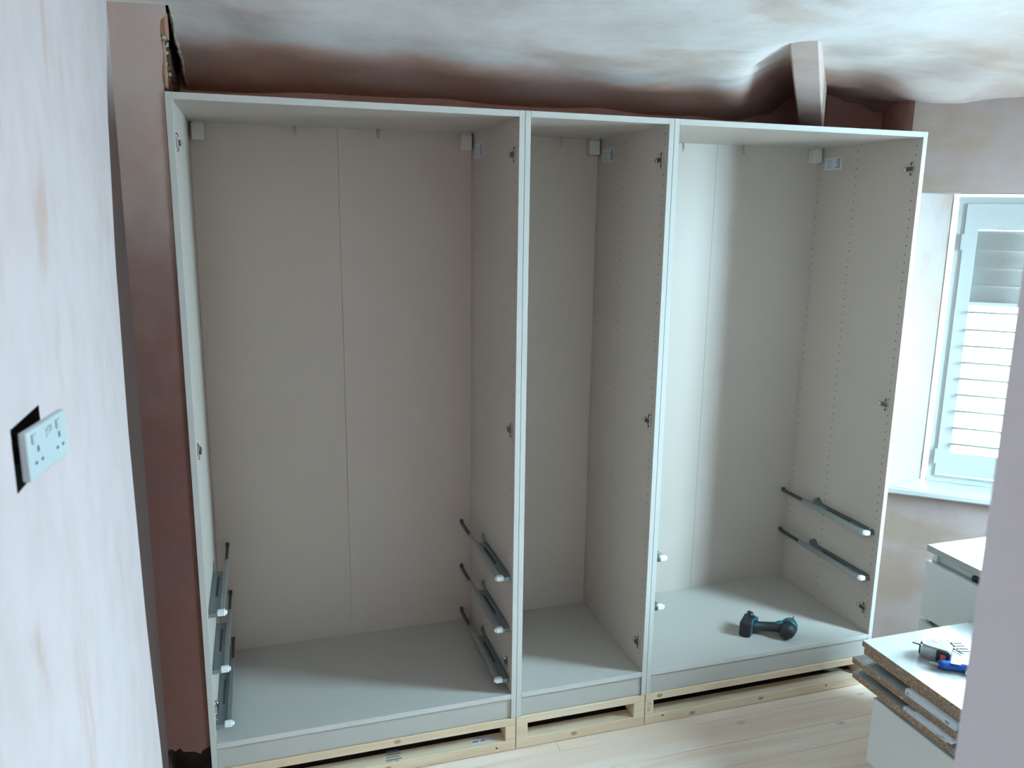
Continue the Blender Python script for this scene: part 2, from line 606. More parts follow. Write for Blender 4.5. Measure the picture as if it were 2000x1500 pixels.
# flat field with the hole
def wq(y0, y1, z0, z1):
    wl.face([(-0.1, y0, z0), (-0.1, y1, z0), (-0.1, y1, z1), (-0.1, y0, z1)])
wq(-4.2, HY0, FZ - 0.03, TOP)
wq(HY1, -0.9, FZ - 0.03, TOP)
wq(HY0, HY1, FZ - 0.03, HZ0)
wq(HY0, HY1, HZ1, TOP)
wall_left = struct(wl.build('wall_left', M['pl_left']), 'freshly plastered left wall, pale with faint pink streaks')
hb = MB()
for q in ([(-0.1, HY0, HZ0), (-0.1, HY1, HZ0), (-0.145, HY1, HZ0), (-0.145, HY0, HZ0)],
          [(-0.1, HY0, HZ1), (-0.1, HY1, HZ1), (-0.145, HY1, HZ1), (-0.145, HY0, HZ1)],
          [(-0.1, HY0, HZ0), (-0.1, HY0, HZ1), (-0.145, HY0, HZ1), (-0.145, HY0, HZ0)],
          [(-0.1, HY1, HZ0), (-0.1, HY1, HZ1), (-0.145, HY1, HZ1), (-0.145, HY1, HZ0)],
          [(-0.145, HY0, HZ0), (-0.145, HY1, HZ0), (-0.145, HY1, HZ1), (-0.145, HY0, HZ1)]):
    hb.face(q)
tag(hb.build('socket_recess', M['dark'], wall_left), 'dark square recess behind the loose socket')

# nib beside the wardrobe, with ragged foot
nb = MB()
def nib_right(z):
    if z < 2.02:
        return 0.0004
    return -0.001 + 0.006 * math.sin(z * 60) * 0.4 + (0.012 if z > 2.215 else 0.0) + max(0, (z - 2.02)) * 0.02
rag = [(-0.13, 0.095), (-0.112, 0.100), (-0.100, 0.088), (-0.088, 0.099), (-0.078, 0.083), (-0.064, 0.080), (-0.052, 0.079), (-0.040, 0.073), (-0.030, 0.066), (-0.022, 0.078), (-0.012, 0.083), (0.0004, 0.088)]
zz = [0.14] + [0.2 + i * 0.02 * 6 for i in range(15)] + [2.0 + i * 0.012 for i in range(39)]
cols = len(rag)
prev = [(x, 0.004, z) for x, z in rag]
for z in zz:
    xr = nib_right(z)
    row = [(-0.13 + (xr + 0.13) * k / (cols - 1), 0.004, z) for k in range(cols)]
    for k in range(cols - 1):
        nb.face([prev[k], prev[k + 1], row[k + 1], row[k]])
    prev = row
# thickness of the broken foot
for (a, za), (b, zb) in zip(rag, rag[1:]):
    nb.face([(a, 0.004, za), (b, 0.004, zb), (b, 0.03, zb + 0.012), (a, 0.03, za + 0.012)])
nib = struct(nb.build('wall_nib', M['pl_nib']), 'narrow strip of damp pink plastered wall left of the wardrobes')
cav = MB()
cav.face([(-0.13, 0.16, FZ), (0.0, 0.16, FZ), (0.0, 0.16, 0.2), (-0.13, 0.16, 0.2)])
cav.face([(-0.122, 0.004, FZ), (-0.122, 0.16, FZ), (-0.122, 0.16, 0.2), (-0.122, 0.004, 0.2)])
cav.face([(-0.13, 0.004, FZ - 0.02), (0.0, 0.004, FZ - 0.02), (0.0, 0.16, FZ - 0.02), (-0.13, 0.16, FZ - 0.02)])
cav.face([(-0.002, 0.006, FZ), (-0.002, 0.6, FZ), (-0.002, 0.6, 2.02), (-0.002, 0.006, 2.02)])  # unseen face added to stop light leaking in beside the wardrobe
tag(cav.build('broken_foot_cavity', M['rubble_dark'], nib), 'dark hollow under the broken foot of the plaster')


def stone(name, c, r, m, parent=None, seed=0, fl_=(1, 1, 1)):
    t = bmesh.new()
    bmesh.ops.create_icosphere(t, subdivisions=2, radius=1)
    rs = random.Random(seed)
    ph = [rs.uniform(0, 6) for _ in range(6)]
    for v in t.verts:
        k = 1 + 0.22 * math.sin(v.co.x * 3 + ph[0]) * math.cos(v.co.y * 4 + ph[1]) + 0.16 * math.sin(v.co.z * 5 + ph[2]) + 0.08 * math.sin(v.co.x * 9 + ph[3])
        v.co = Vector((v.co.x * k * r * fl_[0], v.co.y * k * r * fl_[1], v.co.z * k * r * fl_[2])) + Vector(c)
    b = MB()
    b.merge(t)
    return b.build(name, m, parent)


for i, (c, r, f3) in enumerate([((-0.045, 0.06, -0.102), 0.03, (1.2, 1, 0.7)), ((-0.085, 0.05, -0.108), 0.022, (1, 1, 0.7)), ((-0.022, 0.03, -0.110), 0.018, (1, 1, 0.7)),
                                ((-0.07, 0.1, -0.095), 0.034, (1, 1, 0.8)), ((-0.02, 0.1, -0.1), 0.027, (0.6, 1, 0.8)), ((-0.098, 0.02, -0.114), 0.013, (1, 1, 0.8))]):
    stone('rubble_stone', c, r, M['rubble_dark'] if i % 2 else M['rubble'], nib, i, f3)

# torn side above the wardrobe: rough mortar face, stones, dark crack
sd = MB()
ny, nz = 34, 26
def side_pt(i, j):
    y = 0.004 + i / ny * 0.60
    z = 2.0 + j / nz * 0.46
    rs = math.sin(i * 1.7 + j * 0.9) * math.cos(j * 1.3 - i * 0.6)
    x = -0.004 + 0.005 * rs + 0.003 * math.sin(i * 4.1 + j * 2.3)
    line = 2.215 - 0.30 * (y - 0.03)         # deep crack running below the slope
    if 0.09 < y and abs(z - line + 0.028) < 0.02:
        x -= 0.05
    return (x, y, z)
for i in range(ny):
    for j in range(nz):
        sd.face([side_pt(i, j), side_pt(i + 1, j), side_pt(i + 1, j + 1), side_pt(i, j + 1)])
bmesh.ops.remove_doubles(sd.bm, verts=sd.bm.verts, dist=1e-5)
tag(sd.build('torn_masonry', M['mortar'], nib), 'rough brown masonry exposed where the plaster is torn away')
box('timber_batten', (-0.004, 0.008, 2.168), (0.015, 0.085, 2.236), M['timber_old'], nib, 0.003)
box('timber_batten', (-0.004, 0.03, 2.04), (0.006, 0.075, 2.16), M['timber_old'], nib, 0.003)
for i, (y, z, r, mm) in enumerate([(0.055, 2.178, 0.011, 'rubble'), (0.03, 2.166, 0.010, 'rubble'), (0.045, 2.155, 0.008, 'rubble_dark'), (0.09, 2.160, 0.009, 'rubble'),
                                   (0.07, 2.135, 0.008, 'rubble'), (0.12, 2.14, 0.007, 'mortar'), (0.06, 2.105, 0.007, 'rubble'), (0.10, 2.10, 0.009, 'mortar'),
                                   (0.15, 2.09, 0.008, 'rubble'), (0.09, 2.07, 0.008, 'mortar'), (0.04, 2.075, 0.006, 'rubble')]):
    stone('masonry_stone', (0.004, y, z), r, M[mm], nib, 20 + i, (0.8, 1.3, 0.8))

# back wall
bw = MB()
bw.face([(-0.13, 0.60, FZ - 0.03), (2.815, 0.60, FZ - 0.03), (2.815, 0.60, TOP), (-0.13, 0.60, TOP)])
struct(bw.build('wall_back', M['pl_back']), 'damp brown plaster wall behind the wardrobes')
# short return between back corner and the window wall
sw = MB()
sw.face([(2.812, 0.60, FZ - 0.03), (C1.x, C1.y, FZ - 0.03), (C1.x, C1.y, TOP), (2.812, 0.60, TOP)])
struct(sw.build('wall_return', M['pl_back']), 'short dark return wall at the end of the wardrobe alcove')

# canted window wall with splayed opening
SILL, HEAD = 0.690, 1.822
T0, T1 = 0.035, 1.0 - 0.16
wr = MB()
def wface(t0, t1, z0, z1):
    a, b = cw(t0), cw(t1)
    wr.face([(a[0], a[1], z0), (b[0], b[1], z0), (b[0], b[1], z1), (a[0], a[1], z1)])
wface(0, T0, FZ - 0.03, TOP)
wface(T0, T1, FZ - 0.03, SILL)
wface(T0, T1, HEAD, TOP)
wface(T1, TEND, FZ - 0.03, TOP)
wall_window = struct(wr.build('wall_window', M['pl_right']), 'patchy pink plastered window wall right of the wardrobes')
# splayed reveal: inner corner found from the photograph
IC = Vector((2.757, 0.077, 0))     # left edge of shutter frame
def sh(t, n=0.0):
    return (IC.x + DX * t + 0.643 * n, IC.y + DY * t + 0.766 * n)
WID = 0.60
rv = MB()
a = cw(T0)
ic = (2.752, 0.102)
rv.face([(a[0], a[1], SILL - 0.02), (ic[0], ic[1], SILL - 0.02), (ic[0], ic[1], HEAD + 0.0), (a[0], a[1], HEAD)])
b0, b1 = cw(T1), sh(WID + 0.01, 0.02)
rv.face([(b0[0], b0[1], SILL - 0.02), (b1[0], b1[1], SILL - 0.02), (b1[0], b1[1], HEAD), (b0[0], b0[1], HEAD)])
rv.face([(a[0], a[1], HEAD), (ic[0], ic[1], HEAD - 0.002), (b1[0], b1[1], HEAD - 0.002), (b0[0], b0[1], HEAD)])
# closing cheeks behind the shutter frame
c0, c1 = sh(-0.004, 0.30), sh(WID + 0.01, 0.30)
rv.face([(ic[0], ic[1], SILL - 0.05), (c0[0], c0[1], SILL - 0.05), (c0[0], c0[1], HEAD), (ic[0], ic[1], HEAD)])
rv.face([(b1[0], b1[1], SILL - 0.05), (c1[0], c1[1], SILL - 0.05), (c1[0], c1[1], HEAD), (b1[0], b1[1], HEAD)])
rv.face([(ic[0], ic[1], HEAD), (b1[0], b1[1], HEAD), (c1[0], c1[1], HEAD), (c0[0], c0[1], HEAD)])
tag(rv.build('window_reveal', M['pl_reveal'], wall_window), 'pale splayed plaster reveal beside the window')
# sill board
sl = MB()
p = [cw(-0.004, 0.012), cw(-0.004, -0.026), cw(T1 + 0.02, -0.026), cw(T1 + 0.02, 0.012), sh(WID + 0.02, 0.06), sh(-0.06, 0.06)]
p[0] = cw(0.03, 0.0)
sl.prism([(x, y) for x, y in p], 0.664, 0.692, bev=0.006, seg=3)
tag(sl.build('window_sill', M['paint'], wall_window), 'white painted window sill with a rounded nose')

# side wall beyond, with a second window (out of view) that lights the room
rs_ = MB()
W2 = (-1.26, -0.72, 0.62, 1.92)
def rq(y0, y1, z0, z1):
    rs_.face([(XR, y0, z0), (XR, y1, z0), (XR, y1, z1), (XR, y0, z1)])
rq(W2[1], C2[1], FZ - 0.03, TOP)
rq(YF - 0.2, W2[0], FZ - 0.03, TOP)
rq(W2[0], W2[1], FZ - 0.03, W2[2])
rq(W2[0], W2[1], W2[3], TOP)
wall_right = struct(rs_.build('wall_right', M['pl_right']), 'pink plastered side wall with a window')

def sash(name, P, wid, z0, z1, parent_label):
    """a simple glazed casement: P(t, n) maps along/out to x, y"""
    root = thing(name, (*P(0, 0), z0), parent_label, None)
    root['kind'] = 'structure'
    def bar(nm, t0, t1, za, zb, n0, n1, m):
        q = MB()
        c = [P(t0, n0), P(t1, n0), P(t1, n1), P(t0, n1)]
        q.prism(c, za, zb)
        return q.build(nm, m, root)
    bar('frame', 0, 0.045, z0, z1, 0, 0.05, M['paint'])
    bar('frame', wid - 0.045, wid, z0, z1, 0, 0.05, M['paint'])
    bar('frame', 0.045, wid - 0.045, z0, z0 + 0.045, 0, 0.05, M['paint'])
    bar('frame', 0.045, wid - 0.045, z1 - 0.045, z1, 0, 0.05, M['paint'])
    bar('pane', 0.045, wid - 0.045, z0 + 0.045, z1 - 0.045, 0.022, 0.026, M['glass'])
    return root


sash('window_1', lambda t, n: sh(t, 0.22 + n), WID, SILL - 0.02, HEAD, 'white framed window behind the louvred shutter')
sash('window_2', lambda t, n: (XR + n, W2[1] - t), W2[1] - W2[0], W2[2], W2[3], 'white framed window in the side wall')

# wall with the doorway the picture is taken from
wf = MB()
wf.box((0.985, YF - 0.11, FZ), (XR + 0.02, YF - 0.003, TOP))
struct(wf.build('wall_front', M['pl_white']), 'plastered wall beside the doorway')
dj = MB()
dj.box((0.934, YF - 0.125, FZ), (0.985, YF, TOP - 0.1), 0.003)
dj.box((0.985, YF - 0.127, FZ), (1.06, YF - 0.11, TOP - 0.1), 0.003)
struct(dj.build('door_1', mat('grey_lilac_paint', (0.78, 0.75, 0.80, 1), 0.5, noise=(6, 0.05))), 'pale grey door lining at the near edge of the picture')
hw = MB()
hw.face([(-0.12, -4.2, FZ), (1.6, -4.2, FZ), (1.6, -4.2, TOP), (-0.12, -4.2, TOP)])
hw.face([(1.6, -4.2, FZ), (1.6, YF - 0.1, FZ), (1.6, YF - 0.1, TOP), (1.6, -4.2, TOP)])
struct(hw.build('wall_hall', M['pl_white']), 'pale walls of the hall behind the doorway')

# ------------------------------------------------------------------ ceiling (uneven, sloping to the back)
CP = []
for x, z in ((-0.2, 2.243), (0.0, 2.242), (0.5, 2.228), (1.0, 2.21), (1.5, 2.195), (2.0, 2.185), (2.5, 2.175), (3.2, 2.19)):
    CP.append((x, -0.35, z))
for x, z in ((-0.2, 2.245), (0.5, 2.24), (1.2, 2.235), (2.0, 2.225), (2.7, 2.215), (3.3, 2.21)):
    CP.append((x, -0.9, z))
    CP.append((x, -1.9, z + 0.015))
for x, z in ((0.0, 2.242), (0.5, 2.213), (1.0, 2.19), (1.5, 2.170), (2.15, 2.212), (2.5, 2.14)):
    CP.append((x, 0.05, z))
CP += [(0.0, 0.22, 2.178), (0.5, 0.22, 2.170), (1.0, 0.22, 2.156), (1.5, 0.22, 2.143)]
for x, z in ((-0.1, 2.112), (0.1, 2.112), (0.58, 2.124), (1.2, 2.118), (1.77, 2.113), (2.08, 2.105), (2.238, 2.130), (2.358, 2.208), (2.45, 2.248), (2.52, 2.232), (2.65, 2.205), (2.81, 2.172)):
    CP.append((x, 0.60, z))
CP += [(1.60, -0.25, 2.19), (1.645, -0.18, 2.178), (1.66, -0.08, 2.168), (1.72, 0.04, 2.158), (1.80, 0.14, 2.150), (1.88, 0.24, 2.143), (2.0, 0.38, 2.135), (2.12, 0.50, 2.128),
       (1.74, -0.25, 2.225), (1.80, -0.15, 2.235), (1.84, -0.04, 2.242), (1.92, 0.08, 2.246), (2.0, 0.18, 2.248), (2.10, 0.28, 2.25), (2.22, 0.42, 2.252), (2.34, 0.52, 2.256),
       (2.0, -0.05, 2.215), (2.3, -0.1, 2.200), (2.2, 0.1, 2.222), (2.35, 0.2, 2.208), (2.45, 0.4, 2.222), (2.6, 0.4, 2.188), (2.6, 0.25, 2.164),
       (2.605, 0.038, 2.129), (2.786, -0.113, 2.145), (3.0, -0.29, 2.158), (1.85, -0.4, 2.205), (2.1, -0.35, 2.205), (2.6, -0.2, 2.18)]


def ceil_z(x, y):
    if y < -1.9:
        y = -1.9
    num = den = 0
    for px, py, pz in CP:
        d2 = (px - x) ** 2 * 1.6 + (py - y) ** 2 * 3.0 + 2e-4
        wt = 1 / d2 ** 2
        num += wt * pz
        den += wt
    return num / den


cb = MB()
NX, NY = 110, 64
xs = [-0.14 + i * (3.42 + 0.14) / NX for i in range(NX + 1)]
yy = [-4.2, -3.2, -2.4] + [-1.9 + (i / NY) * 2.52 for i in range(NY + 1)]
grid = {}
Z = {}
for i, x in enumerate(xs):
    for j, y in enumerate(yy):
        Z[i, j] = ceil_z(x, y)
for _ in range(4):
    Z2 = dict(Z)
    for i in range(1, NX):
        for j in range(1, len(yy) - 1):
            Z2[i, j] = (Z[i, j] * 2 + Z[i - 1, j] + Z[i + 1, j] + Z[i, j - 1] + Z[i, j + 1]) / 6
    Z = Z2
CUT_I = next(i for i, x in enumerate(xs) if x > 0.022)
CUT_J = next(j for j, y in enumerate(yy) if y > 0.0)
for i, x in enumerate(xs):
    for j, y in enumerate(yy):
        xx = x
        if i == CUT_I and j >= CUT_J:
            xx = 0.022 + 0.0025 * math.sin(j * 2.3) + 0.0015 * math.sin(j * 5.1)
        grid[i, j] = cb.bm.verts.new((xx, 0.003 if j == CUT_J else y, Z[i, j]))
cb.mats = [M['pl_ceiling'], M['board_edge']]
for i in range(NX):
    for j in range(len(yy) - 1):
        if i < CUT_I and j >= CUT_J:
            continue
        f = cb.bm.faces.new([grid[i, j], grid[i, j + 1], grid[i + 1, j + 1], grid[i + 1, j]])
        f.smooth = True
# torn edge thickness
for j in range(CUT_J, len(yy) - 1):
    a, b = grid[CUT_I, j].co, grid[CUT_I, j + 1].co
    t0, t1 = 0.020 + 0.003 * math.sin(j * 3.1), 0.020 + 0.003 * math.sin((j + 1) * 3.1)
    f = cb.face([tuple(a), tuple(b), (b.x - 0.004, b.y, b.z + t1), (a.x - 0.004, a.y, a.z + t0)])
    f.material_index = 1
LIP = [(0.024 + 0.002 * math.sin(j * 1.9), yy[j], Z[CUT_I, j] - 0.001) for j in range(CUT_J + 1, len(yy) - 2)]
ceiling = struct(cb.build('ceiling', M['pl_ceiling']), 'uneven plastered ceiling sloping down behind the wardrobes')
for k, (p_, q_) in enumerate(zip(LIP, LIP[1:])):
    r_ = 0.0045 + 0.0015 * math.sin(k * 2.7)
    lp_ = MB()
    lp_.lathe(Vector(p_) - Vector((0, 0.003, 0)), Vector(q_) - Vector(p_), [(0, r_ * 0.7), (0.012, r_), (0.03, r_), (0.046, r_ * 0.7)], 8)
    lp_.build('torn_plaster_edge', M['board_edge'], ceiling)
box('light_leak_lid', (-0.2, -4.3, TOP), (3.6, 0.7, TOP + 0.04), M['rubble_dark'], ceiling)  # unseen lid over the ceiling, added to keep sky light out

# plastered brace running from the ceiling down behind the wardrobe
P1, P2 = Vector((1.722, -0.325, 2.205)), Vector((2.315, 0.41, 2.068))
d = (P2 - P1).normalized()
sx = Vector((d.y, -d.x, 0)).normalized()
un = sx.cross(d).normalized()
if un.z < 0:
    un = -un
bb = MB()
N = 14
pr = None
for k in range(-3, N + 3):
    c = P1 + (P2 - P1) * (k / N)
    hw_ = 0.042 + 0.004 * k / N
    e = 0.006
    ring = [c - sx * (hw_ - e), c + sx * (hw_ - e), c + sx * hw_ + un * e, c + sx * hw_ + un * 0.15, c - sx * hw_ + un * 0.15, c - sx * hw_ + un * e]
    if pr:
        for q in range(6):
            bb.face([pr[q], pr[(q + 1) % 6], ring[(q + 1) % 6], ring[q]])
    else:
        bb.face(ring[::-1])
    pr = ring
bb.face(pr)
struct(bb.build('ceiling_brace', M['pl_beam']), 'plastered diagonal brace between ceiling and the wardrobe top')

# ------------------------------------------------------------------ louvred shutter
sh_root = thing('louvred_shutter', (*sh(0.3, 0), SILL), 'white louvred shutter, lower slats open, in the window right of the wardrobes', 'shutter')
def shbar(nm, t0, t1, za, zb, n0, n1, parent=sh_root, m=None):
    q = MB()
    q.prism([sh(t0, n0), sh(t1, n0), sh(t1, n1), sh(t0, n1)], za, zb)
    return q.build(nm, m or M['paint'], parent)
FB, FT = 0.693, 1.810
fr = MB()
for t0, t1, za, zb in ((0, 0.030, FB, FT), (WID - 0.03, WID, FB, FT), (0.030, WID - 0.03, FB, FB + 0.028), (0.030, WID - 0.03, FT - 0.026, FT)):
    fr.prism([sh(t0, 0), sh(t1, 0), sh(t1, 0.05), sh(t0, 0.05)], za, zb)
for t0, t1, za, zb in ((0.026, 0.031, FB + 0.026, FT - 0.024), (WID - 0.031, WID - 0.026, FB + 0.026, FT - 0.024), (0.03, WID - 0.03, FB + 0.026, FB + 0.030), (0.03, WID - 0.03, FT - 0.029, FT - 0.024)):
    fr.prism([sh(t0, -0.006), sh(t1, -0.006), sh(t1, 0.0), sh(t0, 0.0)], za, zb)
fr.build('frame', M['paint'], sh_root)
S0, S1 = 0.031, WID - 0.031
shbar('stile', S0 + 0.001, S0 + 0.042, FB + 0.031, FT - 0.029, 0.008, 0.034)
shbar('stile', S1 - 0.042, S1 - 0.001, FB + 0.031, FT - 0.029, 0.008, 0.034)
shbar('bottom_rail', S0 + 0.042, S1 - 0.042, FB + 0.031, 0.815, 0.009, 0.033)
shbar('top_rail', S0 + 0.042, S1 - 0.042, 1.690, FT - 0.029, 0.009, 0.033)
shbar('middle_rail', S0 + 0.042, S1 - 0.042, 1.405, 1.418, 0.009, 0.033)
ztops = [1.376, 1.308, 1.244, 1.178, 1.114, 1.049, 0.983, 0.914, 0.848]
def louvre(zc, tilt):
    q = MB()
    w2, th = (0.031, 0.0055) if abs(tilt) < 1 else (0.0365, 0.0035)
    t = bmesh.new()
    L = S1 - S0 - 0.086
    prof = []
    for k in range(12):
        an = 2 * math.pi * k / 12
        prof.append((w2 * math.cos(an), th * math.sin(an)))
    M4 = Matrix(((DX, 0.643, 0, 0), (DY, 0.766, 0, 0), (0, 0, 1, 0), (0, 0, 0, 1)))
    ca, sa = math.cos(tilt), math.sin(tilt)
    A = [t.verts.new((0, u * ca - v * sa, u * sa + v * ca)) for u, v in prof]
    B = [t.verts.new((L, u * ca - v * sa, u * sa + v * ca)) for u, v in prof]
    t.faces.new(A[::-1])
    t.faces.new(B)
    for k in range(12):
        f = t.faces.new([A[k], A[(k + 1) % 12], B[(k + 1) % 12], B[k]])
        f.smooth = True
    x, y = sh(S0 + 0.043, 0.021)
    q.merge(t, Matrix.Translation((x, y, zc)) @ M4)
    q.build('louvre', M['paint'], sh_root)
for z in ztops:
    louvre(z, -math.atan2(CAM.z - z, 3.55) - R(3))
for z in (1.655, 1.588, 1.521, 1.454):
    louvre(z - 0.004, R(84))
for z in (1.643, 0.80):
    shbar('hinge', 0.018, 0.034, z - 0.03, z + 0.03, -0.010, 0.002, m=M['paint'])

# ------------------------------------------------------------------ timber base frames under each unit
def stud_frame(x0, x1, label, blocks):
    root = thing('timber_base_frame', ((x0 + x1) / 2, 0.28, FZ), label, 'timber frame', 'timber frames under the wardrobes')
    g_ = 0.0012
    box('top_rail', (x0 + g_, 0.001, -0.030), (x1 - g_, 0.07, -0.001), M['pine_stud'], root, 0.0015)
    box('bottom_rail', (x0 + g_, -0.001, FZ + 0.0015), (x1 - g_, 0.056, -0.086), M['pine_stud'], root, 0.0015)
    box('top_rail', (x0 + g_, 0.47, -0.030), (x1 - g_, 0.56, -0.001), M['pine_stud'], root, 0.0015)
    box('bottom_rail', (x0 + g_, 0.47, FZ + 0.0015), (x1 - g_, 0.56, -0.086), M['pine_stud'], root, 0.0015)
    bl = []
    for a, b in blocks:
        bl.append(box('block', (a, 0.0, -0.086), (b, 0.07, -0.030), M['pine_stud'], root, 0.0012))
        box('block', (a, 0.47, -0.086), (b, 0.56, -0.030), M['pine_stud'], root, 0.0012)
    return root, bl
f1, b1_ = stud_frame(0.0, 1.0, 'pale pine base frame under the left wide wardrobe, with black stamps on its lower rail', [(0.002, 0.04), (0.962, 0.9985)])
f2, b2_ = stud_frame(1.0, 1.5, 'short pale pine base frame under the narrow wardrobe', [(1.0015, 1.044), (1.455, 1.4985)])
f3, b3_ = stud_frame(1.5, 2.5, 'pine base frame with stamped end block under the wardrobe holding the drill', [(1.5015, 1.535), (2.46, 2.498)])
# the void's blackness is painted: a dark sub-floor with its boards left out; knots and nail holes on the rails
for fr_, pts in ((f1, [(0.585, -0.012, 0), (0.93, -0.106, 1), (0.55, -0.105, 0)]), (f2, [(1.22, -0.104, 0)]), (f3, [(1.56, -0.014, 0), (1.575, -0.098, 1), (2.3, -0.1, 1), (2.0, -0.104, 0), (1.7, -0.11, 0)])):
    for x, z, nail in pts:
        q = MB()
        yf = 0.0008 if z > -0.05 else -0.0012
        q.lathe((x, yf, z), (0, -1, 0), [(0, 0.004 if nail else 0.0075), (0.0006, 0.003 if nail else 0.006)], 10, sx=1.6 if not nail else 1)
        q.build('nail_hole' if nail else 'knot', M['ink'] if nail else M['knot'], fr_)


def text_obj(s, loc, size, rot, m, parent, name='stamp', ext=0.0003, align='LEFT'):
    c = bpy.data.curves.new(name, 'FONT')
    c.body = s
    c.size = size
    c.extrude = ext
    c.align_x = align
    o = bpy.data.objects.new(name + '_tmp', c)
    COL.objects.link(o)
    dg = bpy.context.evaluated_depsgraph_get()
    me = bpy.data.meshes.new_from_object(o.evaluated_get(dg))
    bpy.data.objects.remove(o)
    me.materials.clear()
    me.materials.append(m)
    ob = bpy.data.objects.new(name, me)
    COL.objects.link(ob)
    ob.parent = parent
    ch = Vector((0, 0, 0))
    q = parent
    while q is not None:
        ch += q.location
        q = q.parent
    ob.location = Vector(loc) - ch
    ob.rotation_euler = rot
    return ob


text_obj('C16', (1.511, -0.0004, -0.036), 0.021, (R(90), R(90), 0), M['ink_grey'], f3)
# stamps and small label lying on the lower rail top of the left frame
for k in range(4):
    ln = MB()
    y = 0.012 + 0.013 * k
    ln.box((0.545 + 0.003 * k, y, -0.086), (0.60 - 0.006 * (k % 2), y + (0.012 if k == 3 else 0.006), -0.0856))
    ln.build('stamp_line', M['ink_grey'], f1)
text_obj('HT 03', (0.548, 0.001, -0.0857), 0.016, (0, 0, 0), M['ink_grey'], f1)
lb = box('paper_label', (0.845, 0.018, -0.0861), (0.93, 0.040, -0.0855), M['paper'], f1)
for a, b in ((0.85, 0.872), (0.88, 0.895)):
    box('print', (a, 0.024, -0.0856), (b, 0.029, -0.0852), M['ink'], lb)


# ------------------------------------------------------------------ wardrobes
H, T, DEP = 2.0276, 0.018, 0.569
PIN_Y = (0.027, 0.329, 0.553)
HZ_ = (1.902, 1.030, 0.192)
RZ3 = (0.520, 0.330, 0.140)


def pin_holes(xf, s, parent):
    q = MB()
    z = 0.158
    zz_ = []
    while z < 1.99:
        zz_.append(z)
        z += 0.032
    for y in PIN_Y:
        for z in zz_:
            if y == PIN_Y[0] and any(abs(z - h) < 0.024 for h in HZ_):
                continue
            n = 8
            c = [(xf + s * 0.0003, y + 0.0027 * math.cos(2 * math.pi * k / n), z + 0.0027 * math.sin(2 * math.pi * k / n)) for k in range(n)]
            q.face(c)
            # rim wall so the hole has an edge
    o = q.build('pin_holes', M['hole'], parent)
    o['kind'] = 'stuff'


def hinge(xf, s, z, root, ydeep=0.0):
    """nickel hinge mounting plate: winged cross plate, arm, screws"""
    y0 = 0.039
    X = lambda a: xf + s * a
    q = MB()
    for dz in (0.018, -0.018):
        q.lathe((X(0.0), y0, z + dz), (s, 0, 0), [(0, 0.0085), (0.0025, 0.0085), (0.0035, 0.007)], 14)
    q.box((X(0), y0 - 0.006, z - 0.018), (X(0.004), y0 + 0.006, z + 0.018), 0.001)
    q.box((X(0.0), y0 - 0.013, z - 0.009), (X(0.007), y0 + 0.020, z + 0.009), 0.002)
    h = q.build('hinge_plate', M['chrome'], root)
    q = MB()
    q.box((X(0.007), y0 - 0.013, z - 0.0065), (X(0.012), y0 + 0.016, z + 0.0065), 0.0012)
    q.build('hinge_arm', M['nickel_dark'], h)
    q = MB()
    q.lathe((X(0.0), y0 + 0.030, z), (s, 0, 0), [(0, 0.0085), (0.007, 0.0080), (0.0095, 0.005)], 14)
    q.build('adjuster', M['chrome'], h)
    for dy, dz in ((0, 0.018), (0, -0.018)):
        q = MB()
        q.lathe((X(0.0033), y0 + dy, z + dz), (s, 0, 0), [(0, 0.0052), (0.0022, 0.0046), (0.003, 0.0015)], 10)
        q.build('screw', M['nickel_dark'], h)
    return h


def runner(xf, s, z, root):
    X = lambda a: xf + s * a
    q = MB()
    # L bracket: horizontal plate with a lip along the panel and folded front
    q.box((X(0.002), 0.028, z - 0.0015), (X(0.044), 0.335, z), 0.0003)
    q.box((X(0.0005), 0.028, z - 0.016), (X(0.0022), 0.400, z + 0.006))
    q.prism([(0.335, z), (0.40, z), (0.40, z + 0.006), (0.372, z + 0.024), (0.360, z + 0.024)], 0, 0.0015,
            Matrix(((0, 0, s, X(0.0005)), (1, 0, 0, 0), (0, 1, 0, 0), (0, 0, 0, 1))))
    q.box((X(0.002), 0.026, z - 0.013), (X(0.036), 0.028, z))
    r = q.build('drawer_runner', M['galv'], root)
    q = MB()
    q.box((X(0.034), 0.032, z - 0.014), (X(0.047), 0.42, z + 0.006), 0.0015)
    q.build('outer_rail', M['galv_light'], r)
    q = MB()
    q.box((X(0.036), 0.42, z - 0.010), (X(0.0455), 0.562, z + 0.004), 0.001)
    q.box((X(0.034), 0.552, z - 0.004), (X(0.047), 0.566, z + 0.010), 0.001)
    q.build('inner_rail', M['galv_dark'], r)
    q = MB()
    q.box((X(0.016), 0.14, z), (X(0.024), 0.29, z + 0.0006))
    q.build('slot', M['ink'], r)
    q = MB()
    q.box((X(0.026), 0.020, z - 0.010), (X(0.050), 0.038, z + 0.007), 0.003, seg=2)
    q.lathe((X(0.050), 0.029, z - 0.002), (s, 0, 0), [(0, 0.007), (0.004, 0.0065), (0.005, 0.004)], 12)
    q.build('roller', M['white_pl'], r)
    for y in (0.05, 0.378):
        q = MB()
        q.lathe((X(0.002), y, z + (0.004 if y < 0.1 else 0.012)), (s, 0, 0), [(0, 0.0045), (0.0025, 0.004), (0.0035, 0.0015)], 10)
        q.build('screw', M['chrome'], r)
    return r


